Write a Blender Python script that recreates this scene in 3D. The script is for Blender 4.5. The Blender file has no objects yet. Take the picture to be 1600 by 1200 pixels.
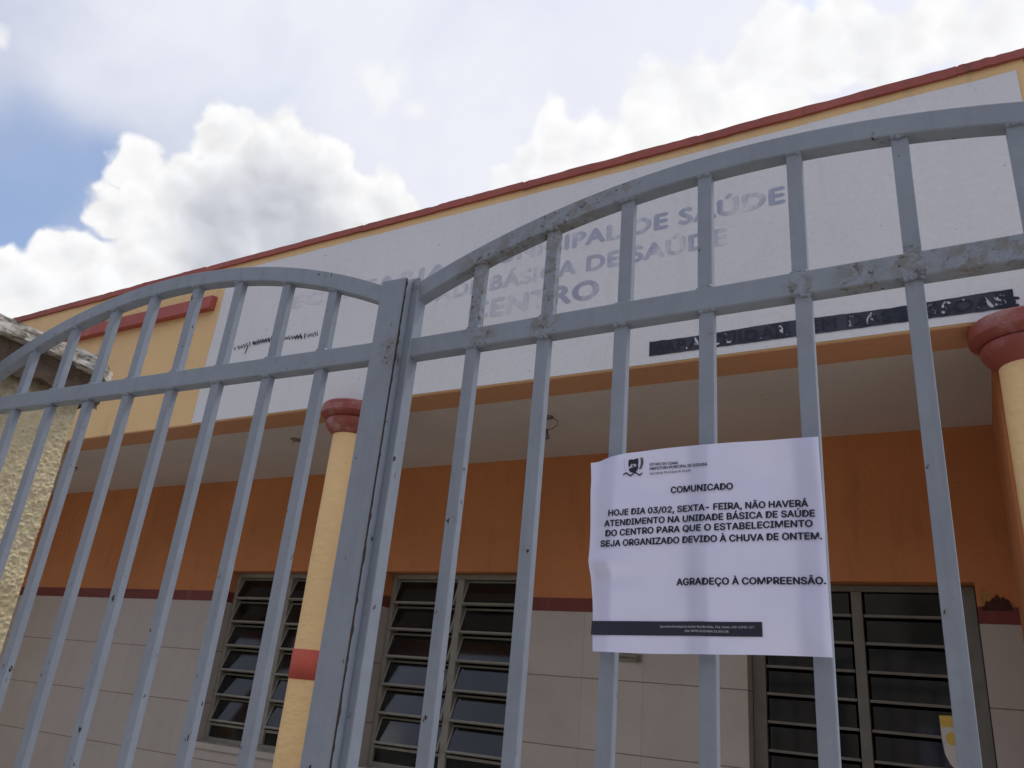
import bpy, bmesh, math, random
from mathutils import Vector, Matrix, noise
random.seed(7)
C = bpy.context.scene.collection
H = 1.45                                   # eye height above the pavement

# ------------------------------------------------------------------ camera
cam = bpy.data.cameras.new('camera'); co = bpy.data.objects.new('camera', cam); C.objects.link(co)
cam.sensor_width = 36; cam.lens = 1235/1600*36; cam.clip_start = 0.05; cam.clip_end = 2000
co.matrix_world = Matrix(((.8694, .1115, .4815, 0), (.4863, -.3669, -.7930, 0), (.0882, .9235, -.3732, H), (0, 0, 0, 1)))
bpy.context.scene.camera = co

# ------------------------------------------------------------------ exposure, sun
vs = bpy.context.scene.view_settings
vs.view_transform = 'Standard'; vs.look = 'None'; vs.gamma = 1; vs.exposure = 0.54; vs.use_curve_mapping = False
SUN_EL, SUN_AZ = math.radians(66), math.radians(20)       # azimuth from +Y (behind the building) towards +X
sdir = Vector((math.sin(SUN_AZ)*math.cos(SUN_EL), math.cos(SUN_AZ)*math.cos(SUN_EL), math.sin(SUN_EL)))
sl = bpy.data.lights.new('sun', 'SUN'); sl.energy = 1.7; sl.angle = math.radians(11); sl.color = (1, .95, .87)
so = bpy.data.objects.new('sun', sl); C.objects.link(so); so.rotation_euler = sdir.to_track_quat('Z', 'Y').to_euler()

# ------------------------------------------------------------------ node helper
class NT:
    def __init__(s, nt): s.nt = nt
    def n(s, t, **kw):
        x = s.nt.nodes.new(t)
        for k, v in kw.items(): setattr(x, k, v)
        return x
    def put(s, sock, v):
        if isinstance(v, bpy.types.NodeSocket): s.nt.links.new(v, sock)
        else:
            if hasattr(sock.default_value, '__len__') and not hasattr(v, '__len__'): v = (v,)*len(sock.default_value)
            if hasattr(v, '__len__') and len(sock.default_value) == 4 and len(v) == 3: v = (*v, 1)
            sock.default_value = v
    def m(s, op, a, b=0.0, c=0.0, clamp=False):
        x = s.n('ShaderNodeMath', operation=op, use_clamp=clamp)
        for i, v in enumerate((a, b, c)): s.put(x.inputs[i], v)
        return x.outputs[0]
    def vm(s, op, a, b=(0, 0, 0), out=0):
        x = s.n('ShaderNodeVectorMath', operation=op); s.put(x.inputs[0], a)
        if op == 'SCALE': s.put(x.inputs['Scale'], b)
        else: s.put(x.inputs[1], b)
        return x.outputs[1 if op in ('DISTANCE', 'DOT_PRODUCT', 'LENGTH') else 0]
    def mix(s, f, a, b, blend='MIX'):
        x = s.n('ShaderNodeMix', data_type='RGBA', blend_type=blend); s.put(x.inputs[0], f); s.put(x.inputs[6], a); s.put(x.inputs[7], b)
        return x.outputs[2]
    def noise(s, vec, scale, detail=4, rough=.55, dist=0, out=0):
        x = s.n('ShaderNodeTexNoise'); s.put(x.inputs['Vector'], vec); x.inputs['Scale'].default_value = scale
        x.inputs['Detail'].default_value = detail; x.inputs['Roughness'].default_value = rough; x.inputs['Distortion'].default_value = dist
        return x.outputs[out]
    def step(s, v, lo, hi):
        x = s.n('ShaderNodeMapRange', interpolation_type='SMOOTHSTEP'); s.put(x.inputs[0], v); x.inputs[1].default_value = lo; x.inputs[2].default_value = hi
        return x.outputs[0]
    def lin(s, v, lo, hi, a=0.0, b=1.0):
        x = s.n('ShaderNodeMapRange'); s.put(x.inputs[0], v)
        for i, q in enumerate((lo, hi, a, b)): x.inputs[i+1].default_value = q
        return x.outputs[0]

# ------------------------------------------------------------------ world: Nishita sky, veil and cumulus clouds in fixed sky directions
PUFF_A = [(-0.6862,0.4486,0.5727,0.043),(-0.6686,0.4827,0.5656,0.0498),(-0.6439,0.4938,0.5844,0.0443),(-0.7291,0.4585,0.5081,0.049),(-0.7513,0.4155,0.5127,0.0371),(-0.78,0.4159,0.4677,0.0404),(-0.688,0.5172,0.5091,0.0949),(-0.6176,0.5391,0.5727,0.0442),(-0.624,0.5747,0.5295,0.0678),(-0.7594,0.4625,0.4576,0.063),(-0.583,0.6073,0.5398,0.0535),(-0.8204,0.3993,0.4093,0.046),(-0.8511,0.3731,0.3693,0.0445),(-0.7946,0.455,0.402,0.0622),(-0.7295,0.5268,0.4363,0.0881),(-0.6618,0.5881,0.4649,0.0838),(-0.879,0.34,0.3344,0.0548),(-0.8306,0.4197,0.3661,0.0598)]
PUFF_B = [(-0.3776,0.6659,0.6434,0.0409),(-0.4012,0.6774,0.6165,0.0454),(-0.3414,0.7042,0.6225,0.0523),(-0.4398,0.6798,0.5868,0.0385),(-0.2542,0.7057,0.6613,0.0571),(-0.2824,0.7196,0.6343,0.0513),(-0.19,0.7192,0.6683,0.0555),(-0.1406,0.7109,0.689,0.0632),(-0.0785,0.7241,0.6852,0.0516),(-0.0613,0.7054,0.7062,0.0441),(0.0276,0.726,0.6872,0.0474),(-0.0162,0.7345,0.6784,0.0495),(0.0822,0.7397,0.668,0.0456),(0.13,0.734,0.6666,0.0643),(-0.1466,0.7474,0.648,0.0616),(-0.2349,0.7427,0.6271,0.0578)]
PUFF_C = [(-0.7876,0.2463,0.5648,0.016),(-0.5351,0.5373,0.6519,0.0324),(-0.5144,0.5688,0.6418,0.0294),(-0.5493,0.5183,0.6555,0.0214)]
HOLES = [(-0.8151,0.3405,0.4686,0.1046),(-0.8417,0.3459,0.4146,0.0663),(-0.0707,0.6887,0.7216,0.0477),(-0.853,0.3109,0.4191,0.1172),(-0.783,0.3781,0.4939,0.055)]
CORES = [(-0.670,0.535,0.515,0.075),(-0.715,0.500,0.485,0.060),(-0.665,0.572,0.478,0.075),(-0.735,0.525,0.430,0.060)]
w = bpy.data.worlds.new("World"); bpy.context.scene.world = w; w.use_nodes = True
w.cycles.sampling_method = 'NONE'; w.node_tree.nodes.clear(); g = NT(w.node_tree)
dirv = g.n('ShaderNodeTexCoord').outputs['Generated']
sky = g.n('ShaderNodeTexSky', sky_type='NISHITA', sun_disc=False); sky.sun_elevation = SUN_EL; sky.sun_rotation = SUN_AZ
sky.air_density = 1.0; sky.dust_density = 1.5; sky.ozone_density = 2.0
def field(vec, blobs, k=.12):
    out = None
    for (x, y, z, r) in blobs:
        f = g.m('MULTIPLY_ADD', g.vm('DISTANCE', vec, (x, y, z)), -1/r, 1.0)
        out = f if out is None else g.m('SMOOTH_MAX', out, f, k)
    return out
def warp(vec, scale, amt, detail=3):
    c = g.noise(vec, scale, detail, .55, out=1)
    return g.vm('ADD', vec, g.vm('SCALE', g.vm('SUBTRACT', c, (.5, .5, .5)), amt))
wv = warp(warp(dirv, 7, .05, 2), 30, .018, 2)
def puff(vec):
    a = g.noise(vec, 22, 5, .5)
    v = g.n('ShaderNodeTexVoronoi', feature='F1'); g.put(v.inputs['Vector'], vec); v.inputs['Scale'].default_value = 34
    return g.m('SUBTRACT', g.m('MULTIPLY', a, 1.3), g.m('MULTIPLY', v.outputs['Distance'], .55))
pf = puff(wv)
pf2 = puff(g.vm('ADD', wv, (.006, .006, .014)))
relief = g.m('SUBTRACT', pf, pf2)
fA = g.m('ADD', field(wv, PUFF_A), g.m('MULTIPLY', g.m('SUBTRACT', pf, .36), .65))
fB = g.m('ADD', field(wv, PUFF_B), g.m('MULTIPLY', g.m('SUBTRACT', pf, .36), .65))
fC = g.m('ADD', field(wv, PUFF_C), g.m('MULTIPLY', g.m('SUBTRACT', pf, .40), 1.3))
aA = g.step(fA, -.02, .24); aB = g.step(fB, .0, .30); aC = g.m('MULTIPLY', g.step(fC, .0, .9), .75)
# far cumulus all over the rest of the sky
rest = g.step(g.noise(dirv, 3.2, 4, .6), .56, .68)
hole = g.step(g.m('ADD', field(warp(dirv, 5, .10, 2), HOLES, .3), g.m('MULTIPLY', g.noise(dirv, 9, 5), .25)), .0, .85)
veiln = g.noise(warp(dirv, 3, .25, 2), 4.0, 4, .6)
veil = g.m('MULTIPLY', g.lin(veiln, .30, .58, .74, .97), g.m('SUBTRACT', 1.0, g.m('MULTIPLY', hole, .80)))
core = g.step(g.m('ADD', field(wv, CORES, .3), g.m('MULTIPLY', g.m('SUBTRACT', pf, .36), .3)), -.45, .8)
edge = g.step(fA, .15, 1.15)
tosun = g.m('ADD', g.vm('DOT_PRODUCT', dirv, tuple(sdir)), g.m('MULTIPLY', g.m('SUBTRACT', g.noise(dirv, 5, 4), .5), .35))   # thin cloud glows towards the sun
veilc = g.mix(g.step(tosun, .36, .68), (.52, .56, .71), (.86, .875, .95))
sky_c = g.n('ShaderNodeBackground'); g.put(sky_c.inputs[0], sky.outputs[0]); sky_c.inputs[1].default_value = .115
rel = g.m('MULTIPLY', relief, .55)
white = (.95, .95, .955)
cA = g.mix(g.m('MULTIPLY', g.m('MAXIMUM', core, g.m('MULTIPLY', edge, .25)), .95), white, (.56, .585, .65))
cB = g.mix(g.m('MULTIPLY', g.step(g.noise(wv, 11, 5), .45, .75), .45), (.97, .97, .975), (.76, .77, .83))
def tone(c, k): return g.mix(1.0, c, g.m('ADD', 1.0, g.m('MULTIPLY', rel, k)), 'MULTIPLY')
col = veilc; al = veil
def over(col, al, c, a):            # lay cloud c (cover a) over what is there
    al2 = g.m('SUBTRACT', 1.0, g.m('MULTIPLY', g.m('SUBTRACT', 1.0, al), g.m('SUBTRACT', 1.0, a)))
    f = g.m('DIVIDE', a, g.m('MAXIMUM', al2, .001))
    return g.mix(f, col, c), al2
infront = g.m('GREATER_THAN', g.vm('DOT_PRODUCT', dirv, (-.45, .65, .61)), .80)
restc = g.mix(g.step(pf, .2, .5), (.62, .64, .70), (.92, .92, .93))
col, al = over(col, al, restc, g.m('MULTIPLY', rest, g.step(g.vm('DOT_PRODUCT', dirv, (-.45, .65, .61)), .80, .66)))
col, al = over(col, al, white, aC)
col, al = over(col, al, tone(cB, .3), aB)
col, al = over(col, al, tone(cA, .45), aA)
# cloud strength by direction: raised behind the camera to light the facade, lower ahead
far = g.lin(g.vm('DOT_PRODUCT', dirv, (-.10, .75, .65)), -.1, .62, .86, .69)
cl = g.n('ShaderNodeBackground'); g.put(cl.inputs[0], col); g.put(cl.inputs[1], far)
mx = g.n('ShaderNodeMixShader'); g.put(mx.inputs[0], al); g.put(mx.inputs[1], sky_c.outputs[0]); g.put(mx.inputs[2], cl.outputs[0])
g.put(g.n('ShaderNodeOutputWorld').inputs[0], mx.outputs[0])

# ------------------------------------------------------------------ materials
def newmat(name):
    m = bpy.data.materials.new(name); m.use_nodes = True; m.node_tree.nodes.clear(); t = NT(m.node_tree)
    b = t.n('ShaderNodeBsdfPrincipled'); o = t.n('ShaderNodeOutputMaterial'); t.put(o.inputs[0], b.outputs[0])
    tc = t.n('ShaderNodeTexCoord').outputs['Object']
    return m, t, b, tc
def bump(t, b, h, strength, dist):
    x = t.n('ShaderNodeBump'); x.inputs['Strength'].default_value = strength; x.inputs['Distance'].default_value = dist
    t.put(x.inputs['Height'], h); t.put(b.inputs['Normal'], x.outputs[0])
def wallmat(name, c, var=.10, rough=.85, grain=.6, dirt=(.3, .26, .22), dirt_amt=.10):
    m, t, b, tc = newmat(name)
    big = t.noise(tc, 1.6, 6, .6); fine = t.noise(tc, 60, 4, .6)
    k = t.m('ADD', t.lin(big, .3, .7, 1-var, 1+var*.6), t.lin(fine, .3, .7, -.04, .04))
    cc = t.mix(1.0, c, k, 'MULTIPLY')
    stretch = t.vm('MULTIPLY', tc, (7, 7, .9))
    streak = t.m('MULTIPLY', t.step(t.noise(stretch, 1.6, 6, .65), .52, .8), dirt_amt*3)
    cc = t.mix(streak, cc, dirt)
    specks = t.step(t.noise(tc, 42, 2, .5), .755, .775)
    cc = t.mix(t.m('MULTIPLY', specks, .5), cc, (.08, .06, .05))
    t.put(b.inputs['Base Color'], cc); b.inputs['Roughness'].default_value = rough
    bump(t, b, t.m('ADD', t.noise(tc, 90, 5, .6), t.m('MULTIPLY', t.noise(tc, 9, 4), 1.2)), grain, .004)
    return m
M = {}
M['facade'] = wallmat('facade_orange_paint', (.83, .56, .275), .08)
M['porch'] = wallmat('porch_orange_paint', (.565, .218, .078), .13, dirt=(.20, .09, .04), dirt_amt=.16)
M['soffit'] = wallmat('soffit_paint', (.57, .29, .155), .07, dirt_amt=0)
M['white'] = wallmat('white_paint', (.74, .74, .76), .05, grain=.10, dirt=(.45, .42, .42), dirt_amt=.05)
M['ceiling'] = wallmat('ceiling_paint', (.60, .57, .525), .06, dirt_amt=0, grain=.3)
M['red'] = wallmat('red_paint', (.40, .085, .065), .16, .7, dirt=(.5, .36, .32), dirt_amt=.16)
M['band'] = wallmat('dark_red_band', (.18, .034, .024), .14, .6)
M['brick'] = wallmat('cornice_red', (.36, .095, .075), .22, .85, dirt=(.10, .06, .05), dirt_amt=.22)
M['band_red'] = wallmat('column_band_red', (.55, .098, .062), .06, .7, dirt_amt=0)
M['concrete'] = wallmat('ground_concrete', (.40, .37, .33), .18, .9)
M['asphalt'] = wallmat('street_asphalt', (.10, .095, .09), .2, .9)
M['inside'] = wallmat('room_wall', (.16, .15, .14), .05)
def colmat():
    m, t, b, tc = newmat('column_paint')
    big = t.noise(tc, 2.5, 5); cc = t.mix(1.0, (.90, .62, .30), t.lin(big, .3, .7, .93, 1.05), 'MULTIPLY')
    t.put(b.inputs['Base Color'], cc); b.inputs['Roughness'].default_value = .75
    h = t.m('ADD', t.noise(tc, 38, 5, .6, .6), t.m('MULTIPLY', t.noise(t.vm('MULTIPLY', tc, (1, 1, 2.5)), 15, 3), 1.5))
    bump(t, b, h, .55, .006); return m
M['column'] = colmat()
def capmat():
    m, t, b, tc = newmat('capital_paint')
    worn = t.m('MULTIPLY', t.step(t.noise(t.vm('MULTIPLY', tc, (1, 1, 1.6)), 9, 6, .62), .50, .72), .75)
    cc = t.mix(worn, (.30, .070, .052), (.47, .28, .26))
    t.put(b.inputs['Base Color'], cc); b.inputs['Roughness'].default_value = .42
    bump(t, b, t.noise(tc, 30, 4), .4, .004); return m
M['capital'] = capmat()
def tilemat():
    m, t, b, tc = newmat('wall_tile')
    P, x0, z0 = .317, -1.893+9.51, H+.147-3*.318
    s = t.n('ShaderNodeSeparateXYZ'); t.put(s.inputs[0], tc)
    u = t.m('DIVIDE', t.m('ADD', s.outputs[0], x0), P); v = t.m('DIVIDE', t.m('SUBTRACT', s.outputs[2], z0), .318)
    def grout(q, wd): return t.m('LESS_THAN', t.m('ABSOLUTE', t.m('SUBTRACT', t.m('FRACT', t.m('ADD', q, .5)), .5)), wd)
    wob = t.m('MULTIPLY', t.m('SUBTRACT', t.noise(tc, 8, 2), .5), .01)
    gh = grout(t.m('ADD', v, wob), .0085); gv = grout(t.m('ADD', u, wob), .0055)
    cell = t.n('ShaderNodeCombineXYZ'); t.put(cell.inputs[0], t.m('FLOOR', u)); t.put(cell.inputs[1], t.m('FLOOR', v))
    wn = t.n('ShaderNodeTexWhiteNoise'); t.put(wn.inputs[0], cell.outputs[0])
    c = t.mix(wn.outputs[0], (.455, .41, .36), (.485, .435, .385))
    mott = t.noise(tc, 5, 6, .6); c = t.mix(1.0, c, t.lin(mott, .3, .7, .92, 1.05), 'MULTIPLY')
    st = t.step(t.noise(t.vm('MULTIPLY', tc, (9, 9, 1.4)), 2.2, 5, .65), .6, .85); c = t.mix(t.m('MULTIPLY', st, .3), c, (.34, .27, .2))
    c = t.mix(t.m('MULTIPLY', gv, .35), c, (.22, .16, .11)); c = t.mix(t.m('MULTIPLY', gh, .75), c, (.14, .09, .06))
    t.put(b.inputs['Base Color'], c); t.put(b.inputs['Roughness'], t.lin(mott, .3, .7, .28, .45))
    bump(t, b, t.m('SUBTRACT', t.m('MULTIPLY', t.noise(tc, 7, 3), .5), t.m('MAXIMUM', gh, gv)), .35, .003)
    return m
M['tile'] = tilemat()
def gatemat(name, base, grime=None, chips=.690):
    m, t, b, tc = newmat(name)
    big = t.noise(tc, 3.2, 6, .6); fine = t.noise(tc, 34, 5, .6)
    c = t.mix(1.0, base, t.m('ADD', t.lin(big, .3, .7, .90, 1.08), t.lin(fine, .3, .7, -.05, .05)), 'MULTIPLY')
    drip = t.step(t.noise(t.vm('MULTIPLY', tc, (16, 16, 1.3)), 2.4, 6, .62), .50, .74)
    c = t.mix(t.m('MULTIPLY', drip, .30), c, (.155, .175, .185))
    pale = t.step(t.noise(tc, 11, 7, .7), .62, .72); c = t.mix(t.m('MULTIPLY', pale, .25), c, (.46, .49, .52))
    if grime:
        msk = None
        for (x, y, z, r) in grime:
            q = t.step(t.vm('DISTANCE', t.vm('MULTIPLY', tc, (1, 1, 1)), (x, y, z)), r, r*.25)
            msk = q if msk is None else t.m('MAXIMUM', msk, q)
        gn = t.step(t.noise(tc, 38, 7, .68, .4), .46, .56)
        gm = t.m('MULTIPLY', msk, gn)
        c = t.mix(t.m('MULTIPLY', gm, .9), c, t.mix(t.noise(tc, 90, 3), (.13, .125, .115), (.27, .265, .25)))
        c = t.mix(t.m('MULTIPLY', t.m('MULTIPLY', msk, t.step(t.noise(tc, 62, 5, .7), .57, .63)), .85), c, (.05, .04, .035))
    # rust where paint has chipped: flakes drawn out along the bars
    s = t.n('ShaderNodeSeparateXYZ'); t.put(s.inputs[0], tc)
    low = t.lin(s.outputs[2], H+.5, H-.35, 0.0, .080)
    ch = t.m('ADD', t.noise(t.vm('MULTIPLY', tc, (1, 1, .5)), 64, 4, .60), t.m('SUBTRACT', low, t.m('MULTIPLY', t.step(t.noise(tc, 4.5, 3), .58, .46), .055)))
    rust = t.step(ch, chips, chips+.012)
    halo = t.m('MULTIPLY', t.step(ch, chips-.05, chips), .35)
    c = t.mix(halo, c, (.20, .17, .14))
    c = t.mix(rust, c, t.mix(t.noise(tc, 120, 3), (.012, .010, .010), (.040, .024, .018)))
    t.put(b.inputs['Base Color'], c); t.put(b.inputs['Roughness'], t.m('MAXIMUM', t.lin(big, .3, .7, .42, .58), t.m('MULTIPLY', rust, .9)))
    bump(t, b, t.m('SUBTRACT', t.m('ADD', t.m('MULTIPLY', t.noise(tc, 22, 5, .6), .8), t.m('MULTIPLY', fine, .4)), rust), .45, .0022)
    return m
GB = (.265, .303, .36)
M['gateL'] = gatemat('gate_enamel', GB, [(.04, 0, H+.62, .05)])
M['gateR'] = gatemat('gate_enamel_worn', GB, None)
def simple(name, c, rough=.6, metal=0, var=.1, scale=30):
    m, t, b, tc = newmat(name)
    t.put(b.inputs['Base Color'], t.mix(1.0, c, t.lin(t.noise(tc, scale, 4), .3, .7, 1-var, 1+var), 'MULTIPLY'))
    b.inputs['Roughness'].default_value = rough; b.inputs['Metallic'].default_value = metal
    return m
M['rust'] = simple('rust', (.045, .030, .024), .9, 0, .5, 90)
M['alu'] = simple('window_frame_paint', (.26, .245, .20), .5, 0, .12, 14)
M['alu_dark'] = simple('window_frame_dark', (.17, .16, .13), .5, 0, .15, 14)
M['black'] = simple('ink', (.012, .013, .03), .6, 0, .1)
M['navy'] = simple('footer_ink', (.022, .024, .05), .55, 0, .1)
M['cream'] = simple('footer_text', (.55, .55, .6), .6, 0, .05)
M['wire'] = simple('bare_wire', (.03, .026, .022), .6)
M['socket'] = simple('lamp_socket', (.20, .18, .16), .5)
M['yellow'] = simple('yellow_print', (.70, .48, .08), .6)
M['sheet'] = simple('sheet_paper', (.66, .64, .58), .7, 0, .08, 12)
M['grey_metal'] = simple('grey_metal', (.24, .23, .20), .4, .3)
M['patch'] = simple('peeled_plaster', (.07, .024, .017), .95, 0, .4, 40)
M['mustard'] = simple('old_paint', (.42, .21, .06), .9, 0, .2, 30)
def papermat():
    m, t, b, tc = newmat('notice_paper')
    c = t.mix(1.0, (.755, .775, 1.0), t.lin(t.noise(tc, 14, 5), .3, .7, .965, 1.02), 'MULTIPLY')
    t.put(b.inputs['Base Color'], c); b.inputs['Roughness'].default_value = .8
    tr = t.n('ShaderNodeBsdfTranslucent'); t.put(tr.inputs[0], c)
    mxs = t.n('ShaderNodeMixShader'); mxs.inputs[0].default_value = .22
    t.put(mxs.inputs[1], b.outputs[0]); t.put(mxs.inputs[2], tr.outputs[0])
    for n in t.nt.nodes:
        if n.type == 'OUTPUT_MATERIAL': t.put(n.inputs[0], mxs.outputs[0])
    bump(t, b, t.noise(tc, 60, 3), .08, .001)
    return m
M['paper'] = papermat()
def glassmat(name, tint, dust=(.03, .14)):
    m, t, b, tc = newmat(name)
    gl = t.n('ShaderNodeBsdfGlossy'); gl.inputs['Roughness'].default_value = .06; gl.inputs[0].default_value = (.9, .9, .92, 1)
    tr = t.n('ShaderNodeBsdfTransparent'); t.put(tr.inputs[0], tint)
    df = t.n('ShaderNodeBsdfDiffuse'); t.put(df.inputs[0], (.20, .19, .17))
    fr = t.n('ShaderNodeFresnel'); fr.inputs[0].default_value = 1.5
    dm = t.n('ShaderNodeMixShader'); t.put(dm.inputs[0], t.lin(t.noise(tc, 8, 5), .35, .75, *dust)); t.put(dm.inputs[1], tr.outputs[0]); t.put(dm.inputs[2], df.outputs[0])
    mxs = t.n('ShaderNodeMixShader'); t.put(mxs.inputs[0], t.m('MULTIPLY', fr.outputs[0], 1.0, clamp=True)); t.put(mxs.inputs[1], dm.outputs[0]); t.put(mxs.inputs[2], gl.outputs[0])
    for n in t.nt.nodes:
        if n.type == 'OUTPUT_MATERIAL': t.put(n.inputs[0], mxs.outputs[0])
    return m
M['glass'] = glassmat('window_glass', (.30, .31, .31), (.02, .10))
M['glass_dark'] = glassmat('dark_glass', (.10, .10, .10), (.0, .03))
def stuccomat():
    m, t, b, tc = newmat('yellow_stucco')
    big = t.noise(tc, 4, 6, .6); c = t.mix(t.step(big, .3, .7), (.68, .57, .35), (.78, .68, .45))
    s = t.n('ShaderNodeSeparateXYZ'); t.put(s.inputs[0], tc)
    top = t.m('ADD', t.lin(s.outputs[2], H+.50, H+.84, 0.0, 1.05), t.m('MULTIPLY', t.m('SUBTRACT', t.noise(tc, 9, 6, .65), .5), 1.6))
    c = t.mix(t.m('MULTIPLY', t.step(top, .35, .95), .85), c, t.mix(t.noise(tc, 20, 5), (.10, .075, .05), (.27, .22, .12)))
    pits = t.step(t.noise(tc, 70, 3, .6), .64, .72); c = t.mix(t.m('MULTIPLY', pits, .6), c, (.25, .14, .06))
    t.put(b.inputs['Base Color'], c); b.inputs['Roughness'].default_value = .9
    bump(t, b, t.noise(tc, 170, 5, .7), .9, .003); return m
M['stucco'] = stuccomat()
def capconc():
    m, t, b, tc = newmat('weathered_concrete')
    n1 = t.noise(tc, 13, 8, .7); n2 = t.noise(t.vm('MULTIPLY', tc, (1, .5, 2)), 40, 6, .7)
    c = t.mix(t.step(n1, .4, .62), (.70, .67, .62), (.40, .35, .30))
    c = t.mix(t.m('MULTIPLY', t.step(n2, .5, .6), .8), c, (.09, .075, .06))
    ge = t.n('ShaderNodeNewGeometry'); s = t.n('ShaderNodeSeparateXYZ'); t.put(s.inputs[0], ge.outputs['Normal'])
    c = t.mix(t.m('MULTIPLY', t.step(t.m('ADD', n1, t.m('MULTIPLY', n2, .4)), .5, .8), .35), c, (.16, .12, .05))
    t.put(b.inputs['Base Color'], c); b.inputs['Roughness'].default_value = .95
    bump(t, b, t.m('ADD', n2, n1), .8, .006); return m
M['cap'] = capconc()
M['cap_soffit'] = wallmat('bare_mortar', (.17, .12, .085), .4, .95, grain=1.0, dirt=(.035, .028, .022), dirt_amt=.33)
def fadedmat(name, ink, ground, lo, hi, fade=None, scale=9):
    """lettering worn back to the wall colour in patches"""
    m, t, b, tc = newmat(name)
    wear = t.noise(t.vm('MULTIPLY', tc, (1, 1, .45)), scale, 6, .65)
    f = t.step(wear, lo, hi)
    if fade:
        s = t.n('ShaderNodeSeparateXYZ'); t.put(s.inputs[0], tc)
        f = t.m('MULTIPLY', f, t.lin(s.outputs[0], fade[0], fade[1], fade[2], fade[3]))
    t.put(b.inputs['Base Color'], t.mix(f, ground, ink)); b.inputs['Roughness'].default_value = .85
    return m

# ------------------------------------------------------------------ mesh helpers
class MB:
    def __init__(s): s.v = []; s.f = []; s.mi = []
    def quadbox(s, pts, mi=0):
        """8 points: bottom ring 0-3, top ring 4-7"""
        o = len(s.v); s.v += [tuple(p) for p in pts]
        for f in ((0, 3, 2, 1), (4, 5, 6, 7), (0, 1, 5, 4), (1, 2, 6, 5), (2, 3, 7, 6), (3, 0, 4, 7)):
            s.f.append(tuple(o+i for i in f)); s.mi.append(mi)
    def box(s, x0, x1, y0, y1, z0, z1, mi=0):
        s.quadbox([(x0, y0, z0), (x1, y0, z0), (x1, y1, z0), (x0, y1, z0), (x0, y0, z1), (x1, y0, z1), (x1, y1, z1), (x0, y1, z1)], mi)
    def face(s, pts, mi=0):
        o = len(s.v); s.v += [tuple(p) for p in pts]; s.f.append(tuple(range(o, o+len(pts)))); s.mi.append(mi)
    def grid(s, fn, nu, nv, mi=0, closed=False):
        o = len(s.v); s.v += [tuple(fn(i/nu, j/nv)) for j in range(nv+1) for i in range(nu+1)]
        for j in range(nv):
            for i in range(nu):
                a = o+j*(nu+1)+i; s.f.append((a, a+1, a+nu+2, a+nu+1)); s.mi.append(mi)
    def tube(s, pts, r, n=8, mi=0):
        o = len(s.v); pts = [Vector(p) for p in pts]
        for i, p in enumerate(pts):
            d = (pts[min(i+1, len(pts)-1)]-pts[max(i-1, 0)]).normalized()
            a = d.orthogonal().normalized() if abs(d.z) > .9 else d.cross(Vector((0, 0, 1))).normalized(); b = d.cross(a)
            rr = r[i] if hasattr(r, '__len__') else r
            for k in range(n): q = 2*math.pi*k/n; s.v.append(tuple(p+(a*math.cos(q)+b*math.sin(q))*rr))
        for i in range(len(pts)-1):
            for k in range(n): s.f.append((o+i*n+k, o+i*n+(k+1) % n, o+(i+1)*n+(k+1) % n, o+(i+1)*n+k)); s.mi.append(mi)
        s.f.append(tuple(o+k for k in range(n))[::-1]); s.mi.append(mi)
        s.f.append(tuple(o+(len(pts)-1)*n+k for k in range(n))); s.mi.append(mi)
    def lathe(s, prof, cx, cy, n=40, mi=0):
        o = len(s.v)
        for (r, z) in prof:
            for k in range(n): q = 2*math.pi*k/n; s.v.append((cx+r*math.cos(q), cy+r*math.sin(q), z))
        for i in range(len(prof)-1):
            for k in range(n): s.f.append((o+i*n+k, o+i*n+(k+1) % n, o+(i+1)*n+(k+1) % n, o+(i+1)*n+k)); s.mi.append(mi)
    def blob(s, c, r, seed=0, mi=0):
        bm = bmesh.new(); bmesh.ops.create_icosphere(bm, subdivisions=2, radius=1)
        o = len(s.v); c = Vector(c)
        for v in bm.verts:
            k = 1+.28*noise.noise(v.co*1.7+Vector((seed*3.1, seed, 0)))
            s.v.append((c.x+v.co.x*r[0]*k, c.y+v.co.y*r[1]*k, c.z+v.co.z*r[2]*k))
        for f in bm.faces: s.f.append(tuple(o+v.index for v in f.verts)); s.mi.append(mi)
        bm.free()
    def build(s, name, mats, parent=None, bevel=0, smooth=False, xf=None):
        if not isinstance(mats, (list, tuple)): mats = [mats]
        me = bpy.data.meshes.new(name)
        org = world_origin(parent) if parent else Vector((0, 0, 0))
        vv = [Vector(p) for p in s.v]
        if xf: vv = [xf(p) for p in vv]
        me.from_pydata([p-org for p in vv], [], s.f); me.update()
        for m in mats: me.materials.append(m)
        for p, i in zip(me.polygons, s.mi): p.material_index = i; p.use_smooth = smooth
        bm = bmesh.new(); bm.from_mesh(me)
        if bevel:
            bmesh.ops.remove_doubles(bm, verts=bm.verts, dist=1e-6)
            es = [e for e in bm.edges if len(e.link_faces) == 2 and e.calc_face_angle(0) > .6 and e.calc_length() > bevel*2.5]
            bmesh.ops.bevel(bm, geom=es, offset=bevel, segments=2, profile=.5, affect='EDGES', clamp_overlap=True)
        bmesh.ops.recalc_face_normals(bm, faces=bm.faces)
        bm.to_mesh(me); bm.free()
        o = bpy.data.objects.new(name, me); C.objects.link(o)
        if parent: o.parent = parent
        return o
def world_origin(o):
    p = Vector((0, 0, 0))
    while o is not None: p += o.location; o = o.parent
    return p
def thing(name, label, cat, loc, group=None):
    o = bpy.data.objects.new(name, None); o.empty_display_size = .1; C.objects.link(o); o.location = loc
    return tag(o, label, cat, group)
def tag(o, label, cat, group=None):
    o['label'] = label; o['category'] = cat
    if group: o['group'] = group
    return o
def structure(o): o['kind'] = 'structure'; return o

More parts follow.
